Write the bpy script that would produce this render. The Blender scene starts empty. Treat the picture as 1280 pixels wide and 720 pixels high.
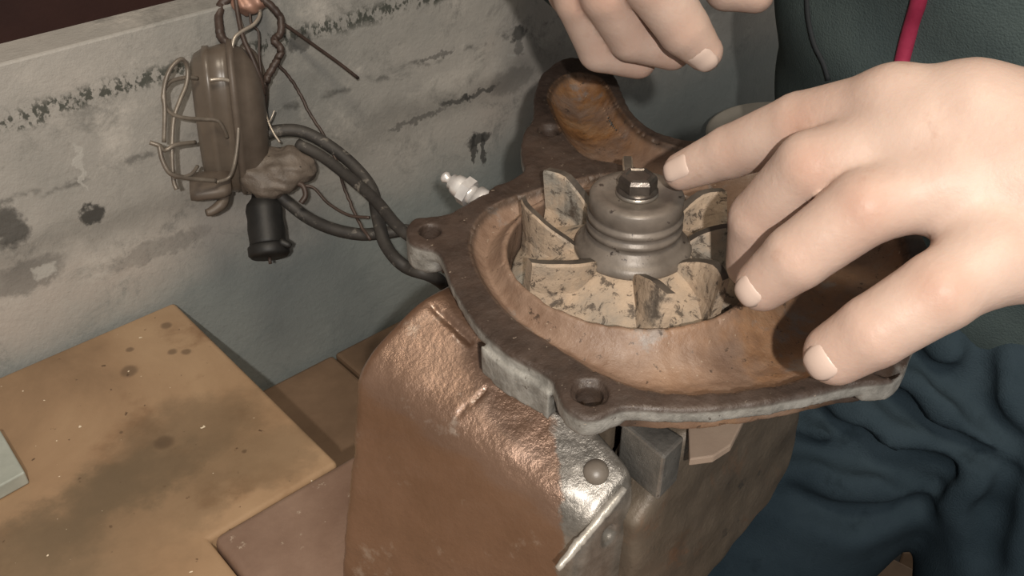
import bpy, bmesh, math, random
import numpy as np
from mathutils import Vector, Matrix

# ------------------------------------------------------------------ camera
FPX = 1200.0
PITCH = math.atan2(875, 1200)
AZ = math.radians(48.1)
F = np.array([math.cos(AZ), math.sin(AZ), 0.0])
R = np.array([math.sin(AZ), -math.cos(AZ), 0.0])
Z = np.array([0.0, 0.0, 1.0])
FW = F * math.cos(PITCH) - Z * math.sin(PITCH)
UP = F * math.sin(PITCH) + Z * math.cos(PITCH)
CAM = np.array([0.0, 0.0, 1.185])

scene = bpy.context.scene
COL = scene.collection
cam_data = bpy.data.cameras.new('camera')
cam_data.sensor_width = 36.0
cam_data.lens = 36.0 * FPX / 1280.0
cam_data.clip_start = 0.01
cam = bpy.data.objects.new('camera', cam_data)
COL.objects.link(cam)
M3 = Matrix(((R[0], UP[0], -FW[0]), (R[1], UP[1], -FW[1]), (R[2], UP[2], -FW[2])))
cam.matrix_world = Matrix.Translation(Vector(CAM)) @ M3.to_4x4()
scene.camera = cam

# ------------------------------------------------------------------ light
scene.view_settings.view_transform = 'Standard'
scene.view_settings.look = 'None'
scene.view_settings.gamma = 1.0
scene.view_settings.use_curve_mapping = False
scene.view_settings.exposure = 0.0

world = bpy.data.worlds.new('world')
scene.world = world
world.use_nodes = True
world.node_tree.nodes['Background'].inputs[0].default_value = (1.0, 0.95, 0.88, 1)
world.node_tree.nodes['Background'].inputs[1].default_value = 0.30


def lamp(name, kind, loc, energy, color, size):
    d = bpy.data.lights.new(name, kind)
    d.energy = energy
    d.color = color
    if kind == 'AREA':
        d.shape = 'DISK'
        d.size = size
    else:
        d.shadow_soft_size = size
    o = bpy.data.objects.new(name, d)
    COL.objects.link(o)
    o.location = loc
    return o


# the torch that lights the job: held just behind and to the right of the filming phone
lamp('torch', 'POINT', CAM + R * 0.027 - UP * 0.012 - FW * 0.22, 13.0, (1.0, 0.93, 0.85), 0.006)
# unseen weak fill lamp, added overhead to raise the ambient light
lamp('fill_lamp', 'AREA', (-0.1, -0.3, 2.5), 16.0, (1.0, 0.86, 0.68), 0.5)


# ------------------------------------------------------------------ geometry helpers
def ray(x, y):
    d = FW * FPX + R * (x - 640) + UP * (360 - y)
    return d / np.linalg.norm(d)


def on_z(x, y, z):
    d = ray(x, y)
    return CAM + d * ((z - CAM[2]) / d[2])


def on_y(x, y, yy):
    d = ray(x, y)
    return CAM + d * ((yy - CAM[1]) / d[1])


def at(x, y, dist):
    return CAM + ray(x, y) * dist


ZF = 0.9731                     # top face of the pump flange
HUB = np.array([0.2467, 0.2037, ZF])
YW = 0.5363                     # the grey wall
ZB = 0.80                       # tan board
ZL = 0.692                      # bench under it


def tag(o, label=None, cat=None, group=None, kind=None):
    if label: o['label'] = label
    if cat: o['category'] = cat
    if group: o['group'] = group
    if kind: o['kind'] = kind
    return o


def empty(name, loc, label, cat, group=None):
    o = bpy.data.objects.new(name, None)
    COL.objects.link(o)
    o.location = Vector(loc)
    o.empty_display_size = 0.02
    return tag(o, label, cat, group)


def link_mesh(name, me, m, parent=None, smooth=True, origin=None):
    """links a mesh given in WORLD coordinates; the object's origin goes to its parent's place, or to origin"""
    o = bpy.data.objects.new(name, me)
    COL.objects.link(o)
    if m is not None:
        for mm in (m if isinstance(m, (list, tuple)) else [m]):
            me.materials.append(mm)
    if smooth and len(me.polygons):
        me.polygons.foreach_set('use_smooth', np.ones(len(me.polygons), dtype=bool))
    base = None
    if parent is not None:
        p = parent
        base = Vector((0, 0, 0))
        while p is not None:
            base = base + p.location
            p = p.parent
    elif origin is not None:
        base = Vector(origin)
    if base is not None:
        me.transform(Matrix.Translation(-base))
    if parent is not None:
        o.parent = parent
    elif origin is not None:
        o.location = base
    me.update()
    return o


def mesh_py(name, v, f):
    me = bpy.data.meshes.new(name)
    me.from_pydata([tuple(map(float, p)) for p in v], [], [tuple(int(i) for i in q) for q in f])
    return me


def mesh_np(name, v, quads):
    me = bpy.data.meshes.new(name)
    me.vertices.add(len(v))
    me.vertices.foreach_set('co', np.asarray(v, np.float32).ravel())
    n = len(quads)
    me.loops.add(n * 4)
    me.loops.foreach_set('vertex_index', np.asarray(quads, np.int32).ravel())
    me.polygons.add(n)
    me.polygons.foreach_set('loop_start', np.arange(0, n * 4, 4, dtype=np.int32))
    me.polygons.foreach_set('loop_total', np.full(n, 4, dtype=np.int32))
    me.update(calc_edges=True)
    me.validate()
    return me


# ---- signed distance surfaces -------------------------------------------------
def surface(f, lo, hi, h, B=8, slack=1.3, pad=0.0):
    """naive surface nets over the blocks near f == 0; f takes (n,3) float64 and is negative inside"""
    lo = np.asarray(lo, float); hi = np.asarray(hi, float)
    nb = np.maximum(1, np.ceil((hi - lo) / (h * B)).astype(int))
    g = np.stack(np.meshgrid(*[np.arange(n) for n in nb], indexing='ij'), -1).reshape(-1, 3)
    cen = lo + (g + 0.5) * h * B
    keep = []
    for i in range(0, len(cen), 200000):
        keep.append(np.abs(f(cen[i:i + 200000])) < h * B * 0.87 * slack + pad)
    g = g[np.concatenate(keep)]
    N = nb * B + 2
    st = np.array([N[1] * N[2], N[2], 1], dtype=np.int64)
    off = np.stack(np.meshgrid(*[np.arange(B + 1)] * 3, indexing='ij'), -1).reshape(-1, 3)
    corners = np.array([[i, j, k] for i in (0, 1) for j in (0, 1) for k in (0, 1)])
    ids, vals = [], []
    for i in range(0, len(g), 300):
        gb = g[i:i + 300]
        ip = gb[:, None, :] * B + off[None]
        v = f((lo + ip * h).reshape(-1, 3)).reshape(len(gb), B + 1, B + 1, B + 1)
        s = v < 0
        cnt = np.zeros((len(gb), B, B, B), np.int8)
        for c in corners:
            cnt += s[:, c[0]:c[0] + B, c[1]:c[1] + B, c[2]:c[2] + B]
        b, x, y, z = np.nonzero((cnt > 0) & (cnt < 8))
        cv = np.stack([v[b, x + c[0], y + c[1], z + c[2]] for c in corners], 1)
        ids.append(gb[b] * B + np.stack([x, y, z], 1)); vals.append(cv)
    ijk = np.concatenate(ids).astype(np.int64); cv = np.concatenate(vals)
    acc = np.zeros((len(ijk), 3)); n = np.zeros(len(ijk))
    for a in range(8):
        for ax, bit in ((0, 4), (1, 2), (2, 1)):
            if a & bit: continue
            b = a | bit
            x = (cv[:, a] < 0) != (cv[:, b] < 0)
            t = cv[x, a] / (cv[x, a] - cv[x, b])
            p = np.repeat(corners[a][None].astype(float), x.sum(), 0)
            p[:, ax] += t
            acc[x] += p; n[x] += 1
    verts = lo + (ijk + acc / n[:, None]) * h
    cid = ijk @ st
    order = np.argsort(cid); cid_s = cid[order]
    quads = []
    for ax, bit in ((0, 4), (1, 2), (2, 1)):
        s0 = cv[:, 0] < 0; s1 = cv[:, bit] < 0
        x = np.nonzero(s0 != s1)[0]
        o1, o2 = [(1, 2), (2, 0), (0, 1)][ax]
        q = np.stack([cid[x], cid[x] - st[o1], cid[x] - st[o1] - st[o2], cid[x] - st[o2]], 1)
        flip = ~s0[x]
        q[flip] = q[flip][:, ::-1]
        pos = np.clip(np.searchsorted(cid_s, q), 0, len(cid_s) - 1)
        ok = (cid_s[pos] == q).all(1)
        quads.append(order[pos[ok]])
    return verts, np.concatenate(quads)


def smin(a, b, k):
    h = np.maximum(k - np.abs(a - b), 0) / k
    return np.minimum(a, b) - h * h * k * 0.25


def smax(a, b, k):
    return -smin(-a, -b, k)


def seg(p, a, b, ra, rb):
    a = np.asarray(a, float); b = np.asarray(b, float)
    d = b - a
    t = np.clip(((p - a) @ d) / (d @ d), 0, 1)
    return np.linalg.norm(p - a - t[:, None] * d, axis=1) - (ra + (rb - ra) * t)


def ball(p, c, r):
    return np.linalg.norm(p - np.asarray(c), axis=1) - r


def wob(p, s, seed=0):
    """smooth wobble in about -1..1"""
    rs = np.random.RandomState(seed)
    out = np.zeros(len(p))
    for i in range(5):
        k = rs.normal(size=3); k *= s * (0.7 + 0.25 * i) / np.linalg.norm(k)
        out += np.sin(p @ k + rs.uniform(0, 6.28))
    return out / 3.0


def smooth_poly(pts, n=2):
    p = np.asarray(pts, float)
    for _ in range(n):
        q = np.roll(p, -1, 0)
        p = np.stack([p * .75 + q * .25, p * .25 + q * .75], 1).reshape(-1, 2)
    return p


class Poly2:
    """signed distance to a closed 2D polygon, tabulated on a grid"""
    def __init__(self, pts, step=0.0008, pad=0.02):
        p = np.asarray(pts, float); self.p = p
        self.lo = p.min(0) - pad; self.step = step
        n = np.ceil((p.max(0) + pad - self.lo) / step).astype(int) + 1
        gx, gy = np.meshgrid(np.arange(n[0]), np.arange(n[1]), indexing='ij')
        q = self.lo + np.stack([gx.ravel(), gy.ravel()], 1) * step
        self.t = self.exact(q).reshape(n)

    def exact(self, q):
        p = self.p; e = np.roll(p, -1, 0)
        d2 = np.full(len(q), 1e9); ins = np.zeros(len(q), bool)
        for a, b in zip(p, e):
            ab = b - a
            t = np.clip(((q - a) @ ab) / max(ab @ ab, 1e-18), 0, 1)
            d2 = np.minimum(d2, ((q - a - t[:, None] * ab) ** 2).sum(1))
            if a[1] != b[1]:
                c = (a[1] > q[:, 1]) != (b[1] > q[:, 1])
                ins ^= c & (q[:, 0] < (b[0] - a[0]) * (q[:, 1] - a[1]) / (b[1] - a[1]) + a[0])
        d = np.sqrt(d2)
        return np.where(ins, -d, d)

    def __call__(self, q):
        n = np.array(self.t.shape)
        u0 = (q - self.lo) / self.step
        u = np.clip(u0, 0, n - 1.001)
        out = np.linalg.norm(u0 - u, axis=1) * self.step
        i = u.astype(int); fr = u - i
        t = self.t
        a = t[i[:, 0], i[:, 1]] * (1 - fr[:, 0]) + t[i[:, 0] + 1, i[:, 1]] * fr[:, 0]
        b = t[i[:, 0], i[:, 1] + 1] * (1 - fr[:, 0]) + t[i[:, 0] + 1, i[:, 1] + 1] * fr[:, 0]
        return a * (1 - fr[:, 1]) + b * fr[:, 1] + out


# ---- other shapes ---------------------------------------------------------------
def spline(pts, n=6):
    p = np.asarray(pts, float)
    if len(p) < 3: n = 1 if len(p) < 2 else n
    q = np.vstack([2 * p[0] - p[1], p, 2 * p[-1] - p[-2]])
    out = []
    for i in range(1, len(q) - 2):
        a, b, c, d = q[i - 1:i + 3]
        for t in np.linspace(0, 1, n, endpoint=False):
            out.append(0.5 * (2 * b + (c - a) * t + (2 * a - 5 * b + 4 * c - d) * t * t + (3 * b - a - 3 * c + d) * t ** 3))
    out.append(p[-1])
    return np.array(out)


def tube(name, pts, r, sides=8, n=6, taper=None, closed=False, jitter=0.0):
    c = spline(pts, n) if n > 1 else np.asarray(pts, float)
    if jitter:
        rs = np.random.RandomState(len(c))
        c = c + rs.normal(scale=jitter, size=c.shape)
    v, f = [], []
    t = np.gradient(c, axis=0); t /= np.linalg.norm(t, axis=1)[:, None] + 1e-12
    ref = np.array([0.3, 0.2, 1.0]) if abs(t[0][2]) < .9 else np.array([1.0, 0.2, 0])
    u = np.cross(t[0], ref); u /= np.linalg.norm(u)
    for i in range(len(c)):
        u = u - t[i] * (u @ t[i]); u /= np.linalg.norm(u)
        w = np.cross(t[i], u)
        rr = r if taper is None else r * np.interp(i / (len(c) - 1), np.linspace(0, 1, len(taper)), taper)
        for k in range(sides):
            a = 2 * math.pi * k / sides
            v.append(c[i] + rr * (math.cos(a) * u + math.sin(a) * w))
    for i in range(len(c) - 1):
        for k in range(sides):
            k2 = (k + 1) % sides
            f.append((i * sides + k, i * sides + k2, (i + 1) * sides + k2, (i + 1) * sides + k))
    f.append(tuple(range(sides))[::-1]); f.append(tuple((len(c) - 1) * sides + k for k in range(sides)))
    return mesh_py(name, v, f)


def lathe(name, prof, origin, axis=(0, 0, 1), seg_n=48, scale2=1.0, ref=None):
    """prof: (r, h) list from one end to the other; r 0 at both ends closes it"""
    ax = np.asarray(axis, float); ax /= np.linalg.norm(ax)
    if ref is None: ref = np.array([1.0, 0, 0]) if abs(ax[0]) < .8 else np.array([0, 1.0, 0])
    u = np.asarray(ref, float) - ax * (np.asarray(ref, float) @ ax); u /= np.linalg.norm(u)
    w = np.cross(ax, u)
    o = np.asarray(origin, float)
    v, f, rows = [], [], []
    for r, hh in prof:
        if r < 1e-7:
            rows.append([len(v)]); v.append(o + ax * hh)
        else:
            rows.append(list(range(len(v), len(v) + seg_n)))
            for k in range(seg_n):
                a = 2 * math.pi * k / seg_n
                v.append(o + ax * hh + r * (math.cos(a) * u + scale2 * math.sin(a) * w))
    for a, b in zip(rows[:-1], rows[1:]):
        for k in range(seg_n):
            k2 = (k + 1) % seg_n
            if len(a) == 1 and len(b) == 1: continue
            if len(a) == 1: f.append((a[0], b[k2], b[k]))
            elif len(b) == 1: f.append((a[k], a[k2], b[0]))
            else: f.append((a[k], a[k2], b[k2], b[k]))
    return mesh_py(name, v, f)


def prism(name, poly, z0, z1, bevel=0.0, segs=2):
    """upright prism over world xy points"""
    n = len(poly)
    v = [(p[0], p[1], z0) for p in poly] + [(p[0], p[1], z1) for p in poly]
    f = [tuple(range(n))[::-1], tuple(range(n, 2 * n))] + [(i, (i + 1) % n, n + (i + 1) % n, n + i) for i in range(n)]
    me = mesh_py(name, v, f)
    bm = bmesh.new(); bm.from_mesh(me)
    bmesh.ops.recalc_face_normals(bm, faces=bm.faces)
    if bevel:
        bmesh.ops.bevel(bm, geom=list(bm.edges), offset=bevel, segments=segs, affect='EDGES', profile=0.5)
    bm.to_mesh(me); bm.free()
    return me


def box(name, x0, x1, y0, y1, z0, z1, bevel=0.0, segs=2):
    return prism(name, [(x0, y0), (x1, y0), (x1, y1), (x0, y1)], z0, z1, bevel, segs)


def recalc(me):
    bm = bmesh.new(); bm.from_mesh(me)
    bmesh.ops.recalc_face_normals(bm, faces=bm.faces)
    bm.to_mesh(me); bm.free()
    return me


# ------------------------------------------------------------------ materials
class NT:
    def __init__(self, name, rough=0.6, metal=0.0, spec=0.5):
        self.m = bpy.data.materials.new(name)
        self.m.use_nodes = True
        self.t = self.m.node_tree
        self.b = self.t.nodes['Principled BSDF']
        self.b.inputs['Roughness'].default_value = rough
        self.b.inputs['Metallic'].default_value = metal
        self.b.inputs['Specular IOR Level'].default_value = spec
        self.tc = self.t.nodes.new('ShaderNodeTexCoord').outputs['Object']
        self.heights = []

    def n(self, typ, **kw):
        x = self.t.nodes.new(typ)
        for k, v in kw.items():
            if k in x.inputs: x.inputs[k].default_value = v
            else: setattr(x, k, v)
        return x

    def mapped(self, scale=(1, 1, 1), rot=(0, 0, 0)):
        mp = self.n('ShaderNodeMapping')
        mp.inputs['Scale'].default_value = scale
        mp.inputs['Rotation'].default_value = rot
        self.t.links.new(self.tc, mp.inputs['Vector'])
        return mp.outputs[0]

    def noise(self, scale, detail=5.0, rough=0.6, vec=None, dist=0.0):
        x = self.n('ShaderNodeTexNoise')
        x.inputs['Scale'].default_value = scale
        x.inputs['Detail'].default_value = detail
        x.inputs['Roughness'].default_value = rough
        x.inputs['Distortion'].default_value = dist
        self.t.links.new(vec if vec is not None else self.tc, x.inputs['Vector'])
        return x.outputs['Fac']

    def ramp(self, fac, stops):
        x = self.n('ShaderNodeValToRGB')
        el = x.color_ramp.elements
        while len(el) < len(stops): el.new(0.5)
        for e, (p, c) in zip(el, stops):
            e.position = p
            e.color = (*c, 1) if not np.isscalar(c) else (c, c, c, 1)
        self.t.links.new(fac, x.inputs['Fac'])
        return x.outputs['Color']

    def mask(self, fac, lo, hi):
        x = self.n('ShaderNodeMapRange')
        x.interpolation_type = 'SMOOTHSTEP'
        x.inputs['From Min'].default_value = lo; x.inputs['From Max'].default_value = hi
        self.t.links.new(fac, x.inputs['Value'])
        return x.outputs['Result']

    def math(self, op, a, b=None):
        x = self.n('ShaderNodeMath', operation=op)
        for i, s in enumerate((a, b)):
            if s is None: continue
            if np.isscalar(s): x.inputs[i].default_value = s
            else: self.t.links.new(s, x.inputs[i])
        return x.outputs[0]

    def mix(self, fac, a, b):
        x = self.n('ShaderNodeMix', data_type='RGBA')
        for key, s in ((0, fac), (6, a), (7, b)):
            i = x.inputs[key]
            if isinstance(s, bpy.types.NodeSocket): self.t.links.new(s, i)
            elif np.isscalar(s): i.default_value = s
            else: i.default_value = (*s, 1)
        return x.outputs[2]

    def attr(self, name):
        x = self.n('ShaderNodeAttribute', attribute_name=name)
        return x.outputs['Fac']

    def xyz(self):
        x = self.n('ShaderNodeSeparateXYZ')
        self.t.links.new(self.tc, x.inputs[0])
        return x.outputs

    def out(self, color=None, rough=None, height=None, strength=0.3, dist=0.001, metal=None):
        if color is not None: self.t.links.new(color, self.b.inputs['Base Color'])
        if rough is not None: self.t.links.new(rough, self.b.inputs['Roughness'])
        if metal is not None: self.t.links.new(metal, self.b.inputs['Metallic'])
        if height is not None:
            x = self.n('ShaderNodeBump')
            x.inputs['Strength'].default_value = strength
            x.inputs['Distance'].default_value = dist
            self.t.links.new(height, x.inputs['Height'])
            self.t.links.new(x.outputs[0], self.b.inputs['Normal'])
        return self.m


def simple(name, c0, c1, scale=40, rough=0.6, metal=0.0, bump=0.3, bscale=200, dist=0.0005, spec=0.5, speck=None, speck_at=(.62, .68), speck_scale=120):
    k = NT(name, rough, metal, spec)
    c = k.ramp(k.noise(scale), [(0.3, c0), (0.7, c1)])
    if speck is not None:
        c = k.mix(k.mask(k.noise(speck_scale, 4, .7), *speck_at), c, speck)
    return k.out(c, height=k.noise(bscale, 4, .65), strength=bump, dist=dist)


def wall_material():
    k = NT('grey_wall_paint', 0.62)
    big = k.noise(3.2, 6, .6)
    c = k.ramp(big, [(.30, (.25, .25, .235)), (.5, (.40, .38, .35)), (.68, (.47, .41, .365))])
    c = k.mix(k.mask(k.noise(11, 8, .72), .50, .68), c, (.50, .475, .435))
    c = k.mix(k.math('MULTIPLY', k.mask(k.noise(26, 8, .78, dist=.5), .50, .68), .8), c, (.21, .205, .19))
    # cooler, darker tone towards the bottom
    x, y, z = k.xyz()
    nz = k.noise(14, 5, .65)
    zz = k.math('ADD', z, k.math('MULTIPLY', k.math('SUBTRACT', nz, .5), .05))
    c = k.mix(k.math('MULTIPLY', k.mask(k.math('MULTIPLY', zz, -1), -.845, -.78), .8), c, (.20, .235, .235))
    # grime band
    band = k.math('SUBTRACT', 1.0, k.mask(k.math('ABSOLUTE', k.math('SUBTRACT', zz, .868)), .0, .022))
    c = k.mix(k.math('MULTIPLY', band, .35), c, (.07, .068, .06))
    # rough row of scabs where an edge strip used to be, just under the top
    zs = k.math('ADD', z, k.math('MULTIPLY', k.math('SUBTRACT', k.noise(40, 5, .7), .5), .02))
    row = k.math('SUBTRACT', 1.0, k.mask(k.math('ABSOLUTE', k.math('SUBTRACT', zs, .9515)), .002, .009))
    scab = k.mask(k.noise(210, 3, .7, k.mapped((1, 1, .7))), .46, .56)
    c = k.mix(k.math('MULTIPLY', k.math('MULTIPLY', row, scab), .9), c, (.05, .055, .045))
    row2 = k.math('SUBTRACT', 1.0, k.mask(k.math('ABSOLUTE', k.math('SUBTRACT', zs, .905)), .0, .004))
    c = k.mix(k.math('MULTIPLY', k.math('MULTIPLY', row2, k.mask(k.noise(60, 3, .6), .45, .6)), .6), c, (.06, .06, .055))
    # separate stains: pixel seen in the photograph turned into a place on the wall
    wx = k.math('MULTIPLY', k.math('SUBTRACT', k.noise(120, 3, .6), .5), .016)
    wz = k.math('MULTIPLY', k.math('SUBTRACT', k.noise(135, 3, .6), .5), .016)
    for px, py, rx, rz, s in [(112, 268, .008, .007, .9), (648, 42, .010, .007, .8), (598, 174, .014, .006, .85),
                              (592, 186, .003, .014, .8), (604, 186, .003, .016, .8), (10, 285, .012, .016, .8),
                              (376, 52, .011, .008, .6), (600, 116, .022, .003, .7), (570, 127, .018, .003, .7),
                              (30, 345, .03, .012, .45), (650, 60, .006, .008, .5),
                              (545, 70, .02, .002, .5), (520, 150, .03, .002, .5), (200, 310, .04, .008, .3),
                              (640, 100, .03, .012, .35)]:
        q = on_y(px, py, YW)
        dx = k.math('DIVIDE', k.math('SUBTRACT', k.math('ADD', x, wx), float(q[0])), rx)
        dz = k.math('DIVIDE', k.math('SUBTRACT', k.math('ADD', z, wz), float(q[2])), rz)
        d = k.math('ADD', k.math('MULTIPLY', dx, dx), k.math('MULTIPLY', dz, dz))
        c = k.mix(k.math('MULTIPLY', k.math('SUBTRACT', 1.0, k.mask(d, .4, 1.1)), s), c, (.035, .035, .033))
    for px, py, rx, rz in [(58, 338, .008, .005), (100, 210, .002, .02), (640, 68, .003, .002)]:
        q = on_y(px, py, YW)
        dx = k.math('DIVIDE', k.math('SUBTRACT', k.math('ADD', x, wx), float(q[0])), rx)
        dz = k.math('DIVIDE', k.math('SUBTRACT', k.math('ADD', z, wz), float(q[2])), rz)
        d = k.math('ADD', k.math('MULTIPLY', dx, dx), k.math('MULTIPLY', dz, dz))
        c = k.mix(k.math('MULTIPLY', k.math('SUBTRACT', 1.0, k.mask(d, .3, 1.1)), .8), c, (.45, .44, .41))
    hgt = k.math('ADD', k.noise(60, 6, .7), k.math('MULTIPLY', k.noise(400, 3, .6), .3))
    return k.out(c, height=hgt, strength=.5, dist=.0018)


def board_material():
    k = NT('tan_grimy_board', 0.42)
    c = k.ramp(k.noise(7, 7, .62, dist=.4), [(.28, (.19, .120, .068)), (.5, (.32, .208, .122)), (.70, (.40, .272, .165))])
    c = k.mix(k.mask(k.noise(16, 6, .65), .52, .70), c, (.24, .145, .080))
    x, y, z = k.xyz()
    x, y = k.math('ADD', x, -.1), k.math('ADD', y, .43)        # the board's origin stands at (-.1, .43)
    w = k.math('MULTIPLY', k.math('SUBTRACT', k.noise(22, 6, .65), .5), .09)
    w2 = k.math('MULTIPLY', k.math('SUBTRACT', k.noise(26, 6, .65), .5), .09)
    for px, py, rx, ry, s in [(232, 556, .052, .036, .55), (110, 640, .055, .026, .5), (320, 590, .05, .018, .4), (60, 690, .05, .030, .35), (180, 600, .04, .02, .35), (30, 740, .08, .05, .5)]:
        q = on_z(px, py, ZB)
        dx = k.math('DIVIDE', k.math('SUBTRACT', k.math('ADD', x, w), float(q[0])), rx)
        dy = k.math('DIVIDE', k.math('SUBTRACT', k.math('ADD', y, w2), float(q[1])), ry)
        d = k.math('ADD', k.math('MULTIPLY', dx, dx), k.math('MULTIPLY', dy, dy))
        c = k.mix(k.math('MULTIPLY', k.math('SUBTRACT', 1.0, k.mask(d, .0, 1.6)), s), c, (.115, .085, .052))
    for px, py, r in [(208, 407, .004), (215, 440, .0035), (232, 440, .0035), (162, 437, .003), (160, 465, .006), (205, 553, .006), (305, 565, .0016), (152, 540, .0013), (60, 440, .005)]:
        q = on_z(px, py, ZB)
        dx = k.math('DIVIDE', k.math('SUBTRACT', k.math('ADD', x, k.math('MULTIPLY', w, .06)), float(q[0])), r)
        dy = k.math('DIVIDE', k.math('SUBTRACT', k.math('ADD', y, k.math('MULTIPLY', w2, .06)), float(q[1])), r)
        d = k.math('ADD', k.math('MULTIPLY', dx, dx), k.math('MULTIPLY', dy, dy))
        c = k.mix(k.math('MULTIPLY', k.math('SUBTRACT', 1.0, k.mask(d, .2, 1.2)), .6), c, (.08, .05, .03))
    c = k.mix(k.mask(k.noise(120, 4, .65), .66, .72), c, (.10, .06, .035))
    c = k.mix(k.mask(k.noise(230, 2, .5), .745, .76), c, (.75, .65, .5))
    r = k.ramp(k.noise(12, 5, .6), [(.3, .36), (.7, .55)])
    return k.out(c, r, height=k.noise(90, 6, .65), strength=.25, dist=.0008)


def vise_material(kind):
    k = NT('brown_vise_paint_' + kind, 0.33, .42 if kind == 'hump' else .15)
    if kind == 'hump':
        k.b.inputs['Coat Weight'].default_value = .85
        k.b.inputs['Coat Roughness'].default_value = .2
        c = k.ramp(k.noise(22, 6, .6), [(.3, (.135, .075, .045)), (.7, (.205, .122, .080))])
        c = k.mix(k.mask(k.noise(34, 7, .7), .58, .70), c, (.30, .235, .19))
        worn = k.attr('worn')
        wm = k.mask(k.math('ADD', worn, k.math('MULTIPLY', k.math('SUBTRACT', k.noise(60, 6, .7), .5), 1.1)), .42, .60)
        c = k.mix(wm, c, k.ramp(k.noise(80, 5, .7), [(.35, (.11, .10, .085)), (.65, (.23, .21, .185))]))
        r = k.ramp(k.noise(70, 5, .7), [(.3, .26), (.7, .40)])
    else:
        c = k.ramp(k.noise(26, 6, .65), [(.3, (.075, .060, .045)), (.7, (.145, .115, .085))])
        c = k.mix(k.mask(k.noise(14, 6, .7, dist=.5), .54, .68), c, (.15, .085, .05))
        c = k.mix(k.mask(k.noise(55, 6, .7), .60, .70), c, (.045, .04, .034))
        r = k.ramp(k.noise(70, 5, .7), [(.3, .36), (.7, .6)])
    x, y, z = k.xyz()
    h = k.math('ADD', k.noise(240, 5, .65), k.math('MULTIPLY', k.noise(70, 3, .5), .8))
    return k.out(c, r, height=h, strength=.34, dist=.0016)


def housing_material():
    k = NT('rusty_pump_casting', 0.55)
    chan, side, rust = k.attr('channel'), k.attr('side'), k.attr('rust')
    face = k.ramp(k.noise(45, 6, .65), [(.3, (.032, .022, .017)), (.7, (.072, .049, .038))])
    brown = k.ramp(k.noise(60, 6, .65), [(.3, (.16, .098, .066)), (.7, (.27, .185, .135))])
    rusty = k.ramp(k.noise(70, 7, .7), [(.30, (.13, .060, .026)), (.5, (.30, .145, .055)), (.72, (.36, .22, .12))])
    grey = k.ramp(k.noise(90, 6, .7), [(.3, (.10, .095, .085)), (.7, (.33, .32, .295))])
    brown = k.mix(k.math('MULTIPLY', rust, k.mask(k.noise(28, 6, .65), .36, .58)), brown, rusty)
    brown = k.mix(k.math('MULTIPLY', k.mask(k.noise(42, 6, .7), .58, .68), .6), brown, (.21, .20, .19))
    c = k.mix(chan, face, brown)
    c = k.mix(k.math('MULTIPLY', k.attr('edge_shade'), .75), c, (.028, .019, .014))
    c = k.mix(side, c, grey)
    c = k.mix(k.math('MULTIPLY', k.mask(k.noise(230, 4, .7), .62, .68), .75), c, (.035, .024, .018))
    c = k.mix(k.math('MULTIPLY', k.mask(k.noise(420, 2, .6), .70, .75), .6), c, (.38, .31, .24))
    r = k.ramp(k.noise(140, 5, .7), [(.3, .38), (.7, .68)])
    h = k.math('ADD', k.noise(260, 4, .7), k.math('MULTIPLY', k.noise(90, 4, .6), .8))
    return k.out(c, r, height=h, strength=.5, dist=.0011)


def scale_material(name, dark):
    """tan lime scale with black specks over aluminium"""
    k = NT(name, 0.7)
    c = k.ramp(k.noise(40, 6, .6), [(.3, (.20, .175, .145)), (.48, (.36, .275, .20)), (.7, (.46, .355, .26))])
    c = k.mix(k.mask(k.noise(24, 5, .6), .52, .66), c, (.24, .225, .195))
    c = k.mix(k.math('MULTIPLY', k.mask(k.noise(190, 6, .78, dist=.5), .575 - dark, .66 - dark), .85), c, (.045, .034, .026))
    c = k.mix(k.math('MULTIPLY', k.mask(k.noise(48, 7, .72), .58 - dark * .5, .70 - dark * .5), .85), c, (.075, .058, .045))
    h = k.math('ADD', k.noise(180, 5, .7), k.noise(60, 3, .6))
    return k.out(c, height=h, strength=.6, dist=.0012)


def skin_material():
    k = NT('skin', 0.48, spec=0.35)
    b = k.b
    b.inputs['Subsurface Weight'].default_value = 0.12
    b.inputs['Subsurface Radius'].default_value = (0.006, 0.0025, 0.0012)
    b.inputs['Subsurface Scale'].default_value = 0.6
    c = k.ramp(k.noise(30, 5, .6), [(.3, (.455, .325, .268)), (.7, (.54, .41, .345))])
    c = k.mix(k.math('MULTIPLY', k.attr('knuckle'), .65), c, (.41, .235, .175))
    c = k.mix(k.math('MULTIPLY', k.mask(k.noise(55, 5, .7), .58, .75), .4), c, (.36, .21, .15))
    h = k.math('ADD', k.noise(420, 3, .6), k.math('MULTIPLY', k.noise(120, 4, .6), 1.2))
    return k.out(c, height=h, strength=.22, dist=.0007)


def cloth_material(name, c0, c1):
    k = NT(name, 0.9, spec=0.15)
    c = k.ramp(k.noise(14, 6, .65), [(.3, c0), (.7, c1)])
    c = k.mix(k.math('MULTIPLY', k.mask(k.noise(45, 5, .7), .56, .72), .4), c, tuple(x * .5 for x in c0))
    h = k.math('ADD', k.noise(900, 2, .5), k.math('MULTIPLY', k.noise(60, 4, .6), .8))
    return k.out(c, height=h, strength=.5, dist=.001)


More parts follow.
